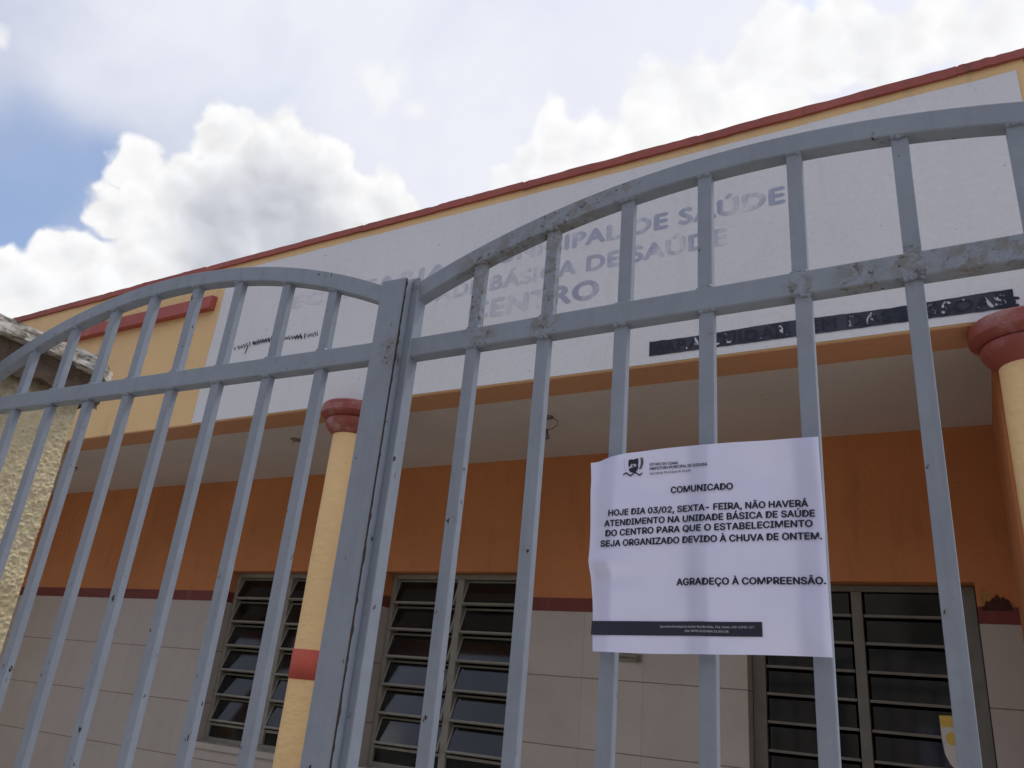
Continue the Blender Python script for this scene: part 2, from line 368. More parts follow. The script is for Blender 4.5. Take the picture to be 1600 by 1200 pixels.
try: FONT = bpy.data.fonts.load(bpy.utils.system_resource('DATAFILES', path='fonts')+'/Inter.woff2')
except Exception: FONT = None                      # Blender's own built-in face
def text_mesh(name, body, mat, parent, fn, bold=.0, space=1.0, italic=0.0, fit=None, cap=None, x_end=None, ref=None, font=True, words=False, lay=.00004):
    """body -> flat glyph mesh.  fit=(x0,x1) or ref=(substring,width)+x_end; cap = capital height; fn maps (x,z)->world"""
    def mesh_of(b):
        cu = bpy.data.curves.new(name, 'FONT'); cu.body = b; cu.size = 1; cu.space_character = space; cu.shear = italic
        cu.resolution_u = 4
        if FONT and font: cu.font = FONT
        ob = bpy.data.objects.new('text_tmp', cu); C.objects.link(ob)
        dg = bpy.context.evaluated_depsgraph_get(); dg.update()
        me = bpy.data.meshes.new_from_object(ob.evaluated_get(dg))
        bpy.data.objects.remove(ob); bpy.data.curves.remove(cu)
        return me
    def span(b):
        m = mesh_of(b); xs = [v.co.x for v in m.vertices]; bpy.data.meshes.remove(m); return min(xs), max(xs)
    capm = mesh_of('H'); ch = max(v.co.y for v in capm.vertices); bpy.data.meshes.remove(capm)
    a, b = span(body)
    if fit: x0, x1 = fit; sx = (x1-x0)/(b-a); off = x0-a*sx
    else:
        r = span(ref[0]); sx = ref[1]/(r[1]-r[0]); off = x_end-b*sx
    sz = cap/ch
    org = world_origin(parent) if parent else Vector((0, 0, 0))
    pieces = [(body, 0.0)]
    if words:
        pieces = []; pos = 0
        for wd in body.split(' '):
            pos = body.index(wd, pos)+len(wd); pieces.append((wd, span(body[:pos])[1]-span(wd)[1]))
    for wd, sh in pieces:
        me = mesh_of(wd)
        if bold:                                   # bold by overprinting
            bm = bmesh.new()
            for k, (dx, dy) in enumerate(((-bold, 0), (bold, 0), (0, bold*.8), (0, -bold*.8))):
                n0 = len(bm.verts); bm.from_mesh(me); bm.verts.ensure_lookup_table()
                for v in bm.verts[n0:]: v.co.x += dx; v.co.y += dy; v.co.z = k
            bm.to_mesh(me); bm.free()
        if font and FONT and 'Z' in wd:             # this face leaves a gap in its Z: ink it in
            bm = bmesh.new(); bm.from_mesh(me); zw = span('Z')
            for i, chh in enumerate(wd):
                if chh != 'Z': continue
                xr_ = span(wd[:i+1])[1]; xl_ = xr_-(zw[1]-zw[0]); t_ = .15*ch; b_ = bold
                for q in (((xl_-b_, -b_), (xr_+b_, -b_), (xr_+b_, t_), (xl_-b_, t_)), ((xl_, ch-t_), (xr_+b_, ch-t_), (xr_+b_, ch+b_), (xl_, ch+b_)), ((xl_-b_, t_), (xl_+1.5*t_, t_), (xr_+b_, ch-t_), (xr_-1.5*t_, ch-t_))):
                    bm.faces.new([bm.verts.new((x_, y_, 4)) for x_, y_ in q])
            bm.to_mesh(me); bm.free()
        for v in me.vertices: v.co = Vector(fn((v.co.x+sh)*sx+off, v.co.y*sz))-org-Vector((0, lay*v.co.z, 0))
        me.materials.clear(); me.materials.append(mat); me.name = name
        o = bpy.data.objects.new(name, me); C.objects.link(o)
        if parent: o.parent = parent
    return o

# ------------------------------------------------------------------ ground
mb = MB(); mb.box(-300, 300, -300, 300, -.5, -.012); structure(mb.build('ground', M['asphalt']))
mb = MB(); mb.box(-30, 30, -1.6, 1.30, -.11, 0.0); structure(mb.build('pavement', M['concrete'], bevel=.01))
mb = MB(); mb.box(-9, 8, 1.304, 2.40, -.11, -.004); structure(mb.build('yard_path', M['concrete']))

# unseen two-storey houses behind the viewer, added to cut low sky light on porch
for (hx, hw, hh, lab) in ((-13, 12, 6.8, 'unseen wide two storey house across the street at the left'), (-.5, 11.5, 7.6, 'unseen tallest two storey house directly across the street'), (12.5, 12.5, 6.4, 'unseen low two storey house across the street at the right')):
    hs = thing('unseen_house', lab, 'house', (hx, -9.5, 0), 'unseen houses added across the street')
    mb = MB(); mb.box(hx-hw/2, hx+hw/2, -18, -9.5, 0, hh); mb.build('wall', M['asphalt'] if hx < -5 else M['concrete'], hs)
    mb = MB(); mb.box(hx-hw/2-.2, hx+hw/2+.2, -18.2, -9.2, hh+.002, hh+.2); mb.build('roof', M['brick'], hs)
    for k in range(3):
        mb = MB(); wx = hx-hw/2+hw*(k+.5)/3; mb.box(wx-.7, wx+.7, -9.52, -9.46, 4.2, 5.5); mb.build('window', M['alu_dark'], hs)
    mb = MB(); mb.box(hx-.5, hx+.5, -9.52, -9.46, 0, 2.1); mb.build('door', M['alu_dark'], hs)

# ------------------------------------------------------------------ building
W, WB = 2.75, 3.80
bld = thing('health_post', 'single storey orange and white health post with red cornice and tiled porch behind the gate', 'building', (-3.0, 3.0, 0))
XL, XR = -7.6, .365
ZS = H+1.297                                   # soffit
def wall_rects(mbd, x0, x1, z0, z1, holes, y0, y1, mi=0):
    xs = sorted({x0, x1, *[q for h in holes for q in h[:2]]}); xs = [x for x in xs if x0 <= x <= x1]
    for a, b in zip(xs, xs[1:]):
        m_ = (a+b)/2; cur = z0
        for h in sorted([h for h in holes if h[0] < m_ < h[1]], key=lambda h: h[2]):
            lo, hi = max(h[2], z0), min(h[3], z1)
            if hi <= lo: continue
            if lo > cur: mbd.box(a, b, y0, y1, cur, lo, mi)
            cur = max(cur, hi)
        if cur < z1: mbd.box(a, b, y0, y1, cur, z1, mi)
WIN = [(-4.405, -3.405, H-.40, H+.664), (-3.065, -2.07, H-.40, H+.664), (-.932, -.004, H-.40, H+.627)]
# parapet beam
mb = MB(); mb.box(XL, XR, W, W+.18, ZS, H+2.345); mb.build('facade_wall', M['facade'], bld, bevel=.006)
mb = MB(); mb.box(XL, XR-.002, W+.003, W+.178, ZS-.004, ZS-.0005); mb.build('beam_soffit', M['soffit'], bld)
# back wall: plaster above, band, tiles below
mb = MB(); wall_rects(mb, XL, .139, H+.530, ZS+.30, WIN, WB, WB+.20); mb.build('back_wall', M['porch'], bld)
xs = [XL]+[q for w_ in WIN for q in w_[:2]]+[.139]
for a, b in zip(xs[::2], xs[1::2]): mb = MB(); mb.box(a, b, WB-.003, WB+.20, H+.462, H+.530); mb.build('wall_band', M['band'], bld)
mb = MB(); wall_rects(mb, XL, .139, 0, H+.462, WIN, WB-.006, WB+.20); mb.build('tile_dado', M['tile'], bld)
# porch ceiling, end wall, side wall, floor
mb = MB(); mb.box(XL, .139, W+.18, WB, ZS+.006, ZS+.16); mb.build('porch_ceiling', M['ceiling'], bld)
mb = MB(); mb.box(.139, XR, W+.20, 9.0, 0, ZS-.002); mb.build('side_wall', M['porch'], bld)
mb = MB(); mb.box(.139, XR, W+.182, 9.0, ZS, H+2.1); mb.box(XL-.2, XL, W, 9.0, 0, H+2.1); mb.box(XL, .139, 8.8, 9.0, 0, H+2.1); mb.build('outer_wall', M['facade'], bld)
mb = MB(); mb.box(XL, XR, 2.404, 9.0, -.1, .12); mb.build('porch_floor', M['concrete'], bld, bevel=.01)
mb = MB(); mb.box(XL, .139, WB+.2, 8.8, ZS+.31, ZS+.45); mb.box(XL, .139, W+.182, WB+.2, ZS+.301, ZS+.45); mb.build('roof_slab', M['ceiling'], bld)
# inner room surfaces (seen only through the glass)
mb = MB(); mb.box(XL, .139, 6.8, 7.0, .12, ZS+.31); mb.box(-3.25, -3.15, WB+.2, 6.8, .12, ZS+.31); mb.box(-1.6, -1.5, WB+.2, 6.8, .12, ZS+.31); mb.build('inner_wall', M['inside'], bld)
# white sign panel, hand painted edge
mb = MB(); n = 60
zs = [H+1.303+(2.284-1.303)*i/n for i in range(n+1)]
lft = [-3.757+.012*noise.noise(Vector((z*3, 1, 0)))+.004*noise.noise(Vector((z*25, 2, 0))) for z in zs]
nx = 120; tops = [H+2.285+.004*noise.noise(Vector((i*.15, 5, 0))) for i in range(nx+1)]
def panel(u, v):
    x0 = lft[int(round(v*n))]; x = x0+(.337-x0)*u
    return (x, W-.004, zs[int(round(v*n))]*(1-v)+(H+1.303+(tops[int(round(u*nx))]-H-1.303)*v)*v)
mb.grid(panel, nx, n); mb.build('white_panel', M['white'], bld)
# cornice with uneven mortar joints, wrapping the right corner
mb = MB(); x = XL
while x < XR+.03:
    L = random.uniform(.35, 1.3); x1 = min(x+L, XR+.035)
    j, k, p = random.uniform(-.002, .002), random.uniform(-.003, .003), random.uniform(-.001, .001)
    ns = 24
    for i in range(ns):
        a, b = x+(x1-x)*i/ns, x+(x1-x)*(i+1)/ns
        def r_(q, s): return .003*noise.noise(Vector((q*6, s, 0)))+.0028*noise.noise(Vector((q*38, s, 2)))
        y0 = W-.014+p; zt = H+2.372+j; zb = H+2.328+k
        c = .0025 if i == 0 else 0
        mb.quadbox([(a, y0+r_(a, 1), zb+r_(a, 3)), (b, y0+r_(b, 1), zb+r_(b, 3)), (b, W+.20, zb), (a, W+.20, zb),
                    (a, y0+.006+r_(a, 5)+c, zt-c+r_(a, 7)), (b, y0+.006+r_(b, 5), zt+r_(b, 7)), (b, W+.20, zt), (a, W+.20, zt-c)])
    x = x1
mb.box(XR-.02, XR+.034, W+.201, 8.9, H+2.324, H+2.37)
mb.build('cornice', M['brick'], bld)
mb = MB(); mb.box(XR-.18, XR-.001, W+.183, 8.9, H+2.1, H+2.323); mb.build('side_parapet', M['facade'], bld)
# red moulding on the orange part of the facade
mb = MB(); nn = 40
for i in range(nn):
    a = XL+(-3.812-XL)*i/nn; b = XL+(-3.812-XL)*(i+1)/nn
    def q_(x): return .004*noise.noise(Vector((x*4, 9, 0)))
    mb.quadbox([(a, W-.045, H+2.035+q_(a)), (b, W-.045, H+2.035+q_(b)), (b, W+.01, H+2.035+q_(b)), (a, W+.01, H+2.035+q_(a)),
                (a, W-.040, H+2.118+q_(a)), (b, W-.040, H+2.118+q_(b)), (b, W+.01, H+2.128+q_(b)), (a, W+.01, H+2.128+q_(a))])
mb.build('wall_moulding', M['red'], bld)
# columns
def column(cx, cy):
    r = .085
    mb = MB(); mb.lathe([(r+.004, .12)]+[(r+.0018*noise.noise(Vector((z*6, cx, 0))), z) for z in [.2+i*.05 for i in range(int((H+1.15-.2)/.05))]]+[(r, H+1.17)], cx, cy, 48)
    o = mb.build('column', M['column'], bld, smooth=True)
    z = H+1.17
    prof = [(r, z-.030), (r+.026, z-.006), (r+.040, z+.010), (r+.045, z+.022), (r+.045, z+.040), (r+.038, z+.047), (r+.050, z+.050), (r+.070, z+.064), (r+.0745, z+.070), (r+.0750, z+.112), (r+.068, z+.120), (r+.040, z+.1255), (.01, z+.1265)]
    mb = MB(); mb.lathe(prof, cx, cy, 48); cp_ = mb.build('capital', M['capital'], o, smooth=True); cp_.data.set_sharp_from_angle(angle=math.radians(28))
    mb = MB(); mb.lathe([(r, H+.016), (r+.0035, H+.0165), (r+.0035, H+.1385), (r, H+.139)], cx, cy, 48); mb.build('painted_band', M['band_red'], o, smooth=True)
    return o
column(-2.599, 2.80); column(.228, 2.80)
column(-5.43, 2.80)
# windows
def window(x0, x1, z0, z1, pitch, zfirst, tilt, fm, gm, wdt=.034, split=.5, rows=9):
    y = WB+.08; f = MB(); e = .003
    f.box(x0+e, x0+wdt, y, y+.045, z0+e, z1-e); f.box(x1-wdt, x1-e, y, y+.045, z0+e, z1-e)
    f.box(x0+wdt, x1-wdt, y+.002, y+.045, z1-.030, z1-e); f.box(x0+wdt, x1-wdt, y+.002, y+.045, z0+e, z0+.034)
    xm = x0+(x1-x0)*split; f.box(xm-.022, xm+.022, y-.004, y+.045, z0+.034, z1-.030)
    fr = f.build('window', fm, bld, bevel=.002)
    s = MB(); gl = MB(); t = math.radians(tilt); ct, st = math.cos(t), math.sin(t)
    for (a, b) in ((x0+wdt+.003, xm-.025), (xm+.025, x1-wdt-.003)):
        z = zfirst
        while z-pitch > z0+.0:
            zt, zb = z, z-pitch+.006; yc = y+.012; zc = (zt+zb)/2; hh = (zt-zb)/2
            jt = random.uniform(-3, 2.2) if tilt > 8 else random.uniform(-.3, .3)
            tt = math.radians(tilt+jt); ct, st = math.cos(tt), math.sin(tt)
            def P(x, q, d): return (x, yc+q*st+d*ct, zc+q*ct-d*st)     # q along the sash, d through it
            def bar(xa, xb, q0, q1, d0, d1): s.quadbox([P(xa, q0, d0), P(xb, q0, d0), P(xb, q0, d1), P(xa, q0, d1), P(xa, q1, d0), P(xb, q1, d0), P(xb, q1, d1), P(xa, q1, d1)])
            bar(a, b, -hh, -hh+.011, -.009, .009)
            if tilt > 8: bar(a, b, hh-.010, hh, -.006, .008); bar(a, a+.010, -hh+.011, hh-.010, -.007, .007); bar(b-.010, b, -hh+.011, hh-.010, -.007, .007)
            o = len(gl.v); q0, q1 = -hh+.009, hh-.008
            gl.quadbox([P(a+.008, q0, -.002), P(b-.008, q0, -.002), P(b-.008, q0, .002), P(a+.008, q0, .002), P(a+.008, q1, -.002), P(b-.008, q1, -.002), P(b-.008, q1, .002), P(a+.008, q1, .002)])
            z -= pitch
        if tilt > 8 and z-z0 > .06:                 # fixed light under the last sash
            s.box(a-.002, b+.002, y+.004, y+.024, z-.014, z); gl.box(a, b, y+.012, y+.016, z0+.036, z-.014)
    s.build('sash', fm, fr); gl.build('pane', gm, fr)
    sm = MB(); sm.box(x0+.002, x1-.002, WB-.02, y-.001, z0-.03, z0+.006); sm.build('sill', M['tile'], fr, bevel=.003)
    return fr
window(*WIN[0], .1525, WIN[0][3]-.032, 20, M['alu'], M['glass'])
window(*WIN[1], .1525, WIN[1][3]-.032, 20, M['alu'], M['glass'])
window(*WIN[2], .1165, WIN[2][3]-.030, 3, M['alu_dark'], M['glass_dark'], .060)
# tiled / plastered window reveals come with the wall thickness
# painted lettering on the facade
GROUND = (.74, .74, .76)
def onwall(dz, slope=0): return lambda x, z: (x, W-.0046, H+dz+z+slope*(x+1))
fade = fadedmat('faded_lettering', (.27, .30, .45), GROUND, .34, .60, (-3.3+3, -.9+3, .24, .80), 7)
fade2 = fadedmat('faded_lettering_strong', (.27, .29, .42), GROUND, .30, .56, (-2.0+3, -1.3+3, .2, .9), 7)
def sign(body, cap, dz, ref, x_end, mat, slope=0): return text_mesh('painted_lettering', body, mat, bld, onwall(dz, slope), bold=.046, space=1.08, cap=cap, x_end=x_end, ref=ref, font=False, words=True, lay=.0001)
sign('MUNICIPAL DE SAÚDE', .074, 1.931, ('SAÚDE', .425), -.491, fade)
text_mesh('painted_lettering', 'SECRETARIA', fade, bld, onwall(1.925), bold=.046, space=1.08, cap=.074, fit=(-3.25, -2.10), font=False, lay=.0001)
sign('UNIDADE BÁSICA DE SAÚDE', .072, 1.793, ('SAÚDE', .408), -.722, fade)
sign('CENTRO', .088, 1.651, ('RO', .215), -1.280, fade2)
# dark strip with worn stencilled motto
mb = MB(); top, bot = [], []
ns = 160; xa, xb = -1.037, .214
for i in range(ns+1):
    x = xa+(xb-xa)*i/ns; j = .0018*noise.noise(Vector((x*30, 3, 0)))
    top.append((x, W-.0062, H+1.400+j-.003*math.sin(i*.07))); bot.append((x, W-.0062, H+1.336+.0018*noise.noise(Vector((x*30, 8, 0)))))
for i in range(ns): mb.face([bot[i], bot[i+1], top[i+1], top[i]])
for k in range(5):                                  # torn right end
    z0 = H+1.336+.0128*k; L = [.012, .004, .016, -.001, -.004][k]
    if L > 0: mb.face([(xb, W-.0062, z0), (xb+L, W-.0062, z0+.002), (xb+L*.8, W-.0062, z0+.010), (xb, W-.0062, z0+.0128)])
stripmat = fadedmat('dark_strip_paint', (.022, .026, .045), (.055, .06, .085), .40, .62, None, 12)
st = mb.build('painted_strip', stripmat, bld)
wm = fadedmat('worn_white_lettering', (.025, .029, .05), (.60, .60, .62), .40, .47, None, 30)
text_mesh('worn_lettering', 'PARA CUIDAR BEM DAS PESSOAS', wm, st, lambda x, z: (x, W-.0072, H+1.347+z), bold=.03, space=1.1, cap=.042, fit=(-1.015, .190), font=False, words=True, lay=.0001)
# thin illegible hand lettering on the left of the sign
mb = MB(); x = -3.545
while x < -2.91:
    wd = random.uniform(.012, .030); h = random.uniform(.010, .026); z = H+1.742+.010*math.sin(x*9)
    pts = [(x+wd*q, W-.0066, z+h*(.5*math.sin(q*7+x*50)+.2*math.sin(q*17))) for q in [i/7 for i in range(8)]]
    th = .0095 if (-3.40 < x < -3.22 or -3.08 < x < -2.99) else .0050
    for p, q in zip(pts, pts[1:]): mb.face([(p[0], p[1], p[2]-th), (q[0], q[1], q[2]-th), (q[0], q[1], q[2]+th), (p[0], p[1], p[2]+th)])
    x += wd+random.choice((.001, .002, .003, .012))
mb.face([(-3.437, W-.0068, H+1.735), (-3.428, W-.0068, H+1.735), (-3.440, W-.0068, H+1.690), (-3.445, W-.0068, H+1.690)])
mb.build('scrawled_lettering', M['black'], bld)
# peeled paint beside the right window
def splat(cx, cz, rx, rz, y, seed, name, mat):
    mb = MB(); n = 72; pts = []
    for k in range(n):
        a = 2*math.pi*k/n; r = 1+.5*noise.noise(Vector((math.cos(a)*1.6, math.sin(a)*1.6, seed)))+.3*noise.noise(Vector((math.cos(a)*5, math.sin(a)*5, seed)))
        pts.append((cx+rx*r*math.cos(a), y, cz+rz*r*math.sin(a)))
    for k in range(n): mb.face([(cx, y, cz), pts[k], pts[(k+1) % n]])
    mb.build(name, mat, bld)
mb = MB(); pts = [(.012+.106*i/40, H+.530+max(.0, .042*math.sin(math.pi*min(1, i/46))**1.3+.020*noise.noise(Vector((i*.21, 2, 0)))+.008*noise.noise(Vector((i*.8, 5, 0))))) for i in range(41)]
for (xa_, za_), (xb_, zb_) in zip(pts, pts[1:]): mb.face([(xa_, WB-.0046, H+.515), (xb_, WB-.0046, H+.515), (xb_, WB-.0046, zb_), (xa_, WB-.0046, za_)])
mb.build('peeled_patch', M['patch'], bld)
splat(.028, H+.562, .018, .034, WB-.0016, 9, 'old_paint_patch', M['mustard'])

# small fixtures of the porch
def wire_fitting(name, label, x, y, pts, bulb, cat='light fitting'):
    o = thing(name, label, cat, (x, y, ZS+.006), 'bare fittings on the porch ceiling')
    mb = MB(); mb.tube([(x+a, y+b, ZS+.006+c) for a, b, c in pts], .0017, 6); mb.build('wire', M['wire'], o, smooth=True)
    mb = MB(); mb.lathe([(.004, 0), (.03, 0), (.03, -.006), (.012, -.012), (.004, -.012)], x, y, 20); mb.v = [(a, b, c+ZS+.006) for a, b, c in mb.v]; mb.build('ceiling_rose', M['socket'], o, smooth=True)
    if bulb:
        bx, by, bz = x+pts[-1][0], y+pts[-1][1], ZS+.006+pts[-1][2]
        mb = MB(); mb.lathe([(.001, bz+.006), (.011, bz+.004), (.013, bz-.022), (.020, bz-.030), (.020, bz-.040), (.001, bz-.041)], bx, by, 16); mb.build('lamp_socket', M['socket'], o, smooth=True)
    return o
arc = [(.0, 0, -.004), (.035, 0, -.012), (.062, 0, -.030), (.058, 0, -.052), (.030, 0, -.066), (.0, 0, -.070)]
wire_fitting('ceiling_light_fitting', 'bare wire loop holding an empty lamp socket, right of the round column', -1.72, 3.19, arc, True)
wire_fitting('ceiling_light_fitting', 'dark hooked wire at the left end of the porch ceiling by the yellow pillar', -5.60, 3.22, [(.0, 0, -.004), (.05, 0, -.006), (.075, 0, -.020), (.02, 0, -.035), (-.02, 0, -.06), (-.03, .01, -.09)], False)
wire_fitting('ceiling_light_fitting', 'tiny stub of wire on the porch ceiling just left of the round column', -3.33, 3.14, [(.0, 0, -.004), (-.012, 0, -.016), (-.02, 0, -.030)], False)
o = thing('wall_bracket', 'small grey metal bracket on the white wall tiles just below the paper notice', 'bracket', (-1.50, WB-.006, H+.25))
mb = MB(); mb.box(-1.573, -1.431, WB-.018, WB-.006, H+.236, H+.272); mb.build('back_plate', M['grey_metal'], o, bevel=.003)
mb = MB(); mb.tube([(-1.56, WB-.02, H+.262), (-1.55, WB-.035, H+.262), (-1.45, WB-.035, H+.262), (-1.44, WB-.034, H+.245), (-1.452, WB-.02, H+.242)], .007, 8); mb.build('handle', M['grey_metal'], o, smooth=True)
o = thing('window_sticker', 'torn white sheet with yellow print stuck inside the right window', 'sticker', (-.15, WB+.077, H-.10))
mb = MB(); yy = WB+.0745
mb.face([(-.187, yy, H+.108), (-.186, yy, H+.02), (-.180, yy, H-.035), (-.165, yy, H-.07), (-.150, yy, H-.085), (-.08, yy, H-.085), (-.08, yy, H+.112)]); mb.build('sheet', M['sheet'], o)
mb = MB(); mb.face([(-.187, yy-.0008, H+.108), (-.184, yy-.0008, H+.066), (-.08, yy-.0008, H+.070), (-.08, yy-.0008, H+.112)])
mb.face([(-.150+.020*math.cos(a), yy-.0008, H+.024+.024*math.sin(a)) for a in [2*math.pi*k/20 for k in range(20)]]); mb.build('printed_patch', M['yellow'], o)

# ------------------------------------------------------------------ gate pillar
PX, PY0, PY1, PZ = -2.40, .965, 1.338, H+.80
pil = thing('gate_pillar', 'rough yellow stucco gate pillar with a broken weathered concrete cap at the left', 'pillar', (PX-.2, 1.15, 0))
mb = MB()
def rough(p, k=.0075): v = Vector(p); return k*(.25*noise.noise(v*40)+1.0*max(0, noise.noise(v*125)-.08)-.5*max(0, noise.noise(v*70+Vector((9, 3, 1)))-.28)*2+.5*noise.noise(v*8)+.35*noise.noise(v*190))
mb.grid(lambda u, v: (PX+rough((0, PY0+(PY1-PY0)*u, PZ*v)), PY0+(PY1-PY0)*u, PZ*v), 90, 620)
mb.grid(lambda u, v: (PX-.4+.4*u, PY0-(rough((PX-.4+.4*u, 0, PZ*v)) if 0 < u < 1 else 0), PZ*v), 40, 200)
mb.grid(lambda u, v: (PX-.4+.4*u, PY1, PZ*v), 4, 4); mb.grid(lambda u, v: (PX-.4, PY0+(PY1-PY0)*u, PZ*v), 4, 4)
mb.face([(PX-.4, PY0, PZ), (PX, PY0, PZ), (PX, PY1, PZ), (PX-.4, PY1, PZ)])
mb.build('pillar_shaft', M['stucco'], pil, smooth=True)
# mortar bed and slab
def slab(name, x0, x1, y0, y1, z0, z1, mat, amp, seed, nx=40, ny=50, nz=8, clip=None):
    mb = MB()
    def dis(p):
        v = Vector(p); n3 = Vector((noise.noise(v*11+Vector((seed, 0, 0))), noise.noise(v*11+Vector((0, seed, 5))), noise.noise(v*11+Vector((3, 0, seed)))))
        n4 = Vector((noise.noise(v*42), noise.noise(v*42+Vector((9, 0, 0))), noise.noise(v*42+Vector((0, 7, 0)))))
        q = v+n3*amp+n4*amp*.45
        if clip: q = clip(q)
        return q
    L = lambda a, b, t: a+(b-a)*t
    mb.grid(lambda u, v: dis((L(x0, x1, u), L(y0, y1, v), z1)), nx, ny); mb.grid(lambda u, v: dis((L(x0, x1, u), L(y0, y1, v), z0)), nx, ny)
    mb.grid(lambda u, v: dis((x1, L(y0, y1, u), L(z0, z1, v))), ny, nz); mb.grid(lambda u, v: dis((x0, L(y0, y1, u), L(z0, z1, v))), ny, nz)
    mb.grid(lambda u, v: dis((L(x0, x1, u), y0, L(z0, z1, v))), nx, nz); mb.grid(lambda u, v: dis((L(x0, x1, u), y1, L(z0, z1, v))), nx, nz)
    o = mb.build(name, mat, pil, smooth=False)
    bm = bmesh.new(); bm.from_mesh(o.data); bmesh.ops.remove_doubles(bm, verts=bm.verts, dist=1e-5); bmesh.ops.recalc_face_normals(bm, faces=bm.faces); bm.to_mesh(o.data); bm.free()
    return o
def brk(q):                                # the far right corner is broken off and drawn to a point
    if q.y > 1.33: q.x -= max(0, (q.y-1.33))*.9; q.z -= max(0, q.y-1.33)*.06
    return q
slab('cap_mortar', PX-.43, PX+.028, PY0-.03, PY1+.045, PZ-.035, PZ+.050, M['cap_soffit'], .024, 3)
slab('cap_slab', PX-.47, PX+.075, PY0-.07, PY1+.085, PZ+.050, PZ+.096, M['cap'], .008, 8, clip=brk)

# ------------------------------------------------------------------ gate leaves
BW, BD = .024, .018
def leaf(name, label, loc, xf, s0, s1, bars, mat, zr0, zr1, capex, rad, mid):
    """s = distance along the leaf, xf maps (s, depth, z) -> world"""
    g_ = thing(name, label, 'gate', loc, 'leaves of the double gate')
    T = lambda p: xf(p.x, p.y, p.z)
    arch = lambda s: capex-rad+math.sqrt(rad*rad-(s-mid)**2)          # outer edge
    n = 64; m1 = MB()
    a0, a1 = s0+.006, s1-.03
    pts = []
    th = .037
    for i in range(n+1):
        s = a0+(a1-a0)*i/n; z = arch(s); nx_, nz_ = (s-mid)/rad, (z-(capex-rad))/rad
        pts.append(((s, z), (s-nx_*th, z-nz_*th)))
    for i in range(n):
        (o0, i0), (o1, i1) = pts[i], pts[i+1]
        m1.face([(i0[0], 0, i0[1]), (i1[0], 0, i1[1]), (o1[0], 0, o1[1]), (o0[0], 0, o0[1])])
        m1.face([(i0[0], .030, i0[1]), (o0[0], .030, o0[1]), (o1[0], .030, o1[1]), (i1[0], .030, i1[1])])
        m1.face([(o0[0], 0, o0[1]), (o1[0], 0, o1[1]), (o1[0], .030, o1[1]), (o0[0], .030, o0[1])])
        m1.face([(i0[0], 0, i0[1]), (i0[0], .030, i0[1]), (i1[0], .030, i1[1]), (i1[0], 0, i1[1])])
    m1.build('arched_top_rail', mat, g_, xf=T, bevel=.0022)
    m2 = MB(); m2.box(s0+.006, s1-.03, 0, .030, zr0, zr1); m2.build('middle_rail', mat, g_, xf=T, bevel=.0025)
    m3 = MB(); m3.box(s0+.006, s1-.03, .0005, .029, .10, .14); m3.build('bottom_rail', mat, g_, xf=T, bevel=.0025)
    def weld(mb, s, z, seed):
        rr = random.Random(seed)
        for q in range(4):
            mb.blob((s-BW*.5+BW*(q+.5)/4+rr.uniform(-.002, .002), .004, z+rr.uniform(-.0015, .0015)), (.0048, .0042, rr.uniform(.0028, .0046)), seed+q)
    for i, s in enumerate(bars):
        lo, hi = MB(), MB()
        j = random.uniform(-.002, .002); dy = random.uniform(.003, .006)
        lo.box(s-BW/2, s+BW/2, dy, dy+BD, .14, zr0); 
        zt = arch(s)-th+.004; k = random.uniform(-.004, .004)
        hi.box(s-BW/2+k, s+BW/2+k, dy, dy+BD, zr1, zt)
        weld(lo, s, zr0, i*17+3); weld(hi, s+k, zr1, i*13+5); weld(hi, s+k, zt-.004, i*11+9)
        lo.build('bar', mat, g_, xf=T, bevel=.0022); hi.build('short_bar', mat, g_, xf=T, bevel=.0022)
    return g_
th = math.radians(2.6); cth, sth = math.cos(th), math.sin(th)
XJ = -1.0
def xfL(s, d, z): return Vector((XJ+s*cth-d*sth, 1.1+s*sth+d*cth, z))
barsL = [-.1385-.1495*i for i in range(8)]
gl_ = leaf('metal_gate', 'grey arched metal gate leaf on the left with chipped paint and no paper on it', (-1.0, 1.1, 0), xfL, -1.385, .06, barsL, M['gateL'], H+.609, H+.650, H+.918, 1.55, -.64)
T = lambda p: xfL(p.x, p.y, p.z)
mb = MB(); mb.box(-.004, .058, -.004, .020, .06, H+.788); mb.build('stile', M['gateL'], gl_, xf=T, bevel=.002)
mb = MB(); mb.box(-1.385, -1.345, -.0025, .032, .06, H+.745); mb.build('hinge_stile', M['gateL'], gl_, xf=T, bevel=.002)
# ragged chipped edge of the meeting stile: bare rusty metal proud of the paint
mb = MB(); nz = 520
def rag(z): return .0588+.0002+max(0, .0040*noise.noise(Vector((z*60, 0, 1)))+.0030*noise.noise(Vector((z*23, 4, 1))))
for i in range(nz):
    a = .07+(H+.785-.07)*i/nz; b = .07+(H+.785-.07)*(i+1)/nz
    mb.quadbox([(.0578, -.0046-.0006*noise.noise(Vector((a*90, 0, 0))), a), (rag(a), -.0052, a), (rag(a), -.0008, a), (.0578, -.0008, a),
                (.0578, -.0046-.0006*noise.noise(Vector((b*90, 0, 0))), b), (rag(b), -.0052, b), (rag(b), -.0008, b), (.0578, -.0008, b)])
mb.build('rusty_edge', M['rust'], gl_, xf=T)
KR = 1.125/1.1
def xfR(s, d, z): return Vector((s*KR, 1.125+d, H+(z-H)*KR if z > H-.4 else z))
barsR = [-.766, -.617, -.470, -.324, -.177, -.028, .120, .268]
gr_ = leaf('metal_gate', 'grey arched metal gate leaf carrying the paper notice, with worn paint on its short bars', (-.93, 1.125, 0), xfR, -.935, .43, barsR, M['gateR'], H+.604, H+.644, H+.904, 1.68, -.2525)
T2 = lambda p: xfR(p.x, p.y, p.z)
M['gateR2'] = None
mb = MB(); mb.box(-.953, -.906, -.0025, .028, .06, H+.780); mb.build('stile', M['gateR'], gr_, xf=T2, bevel=.002)
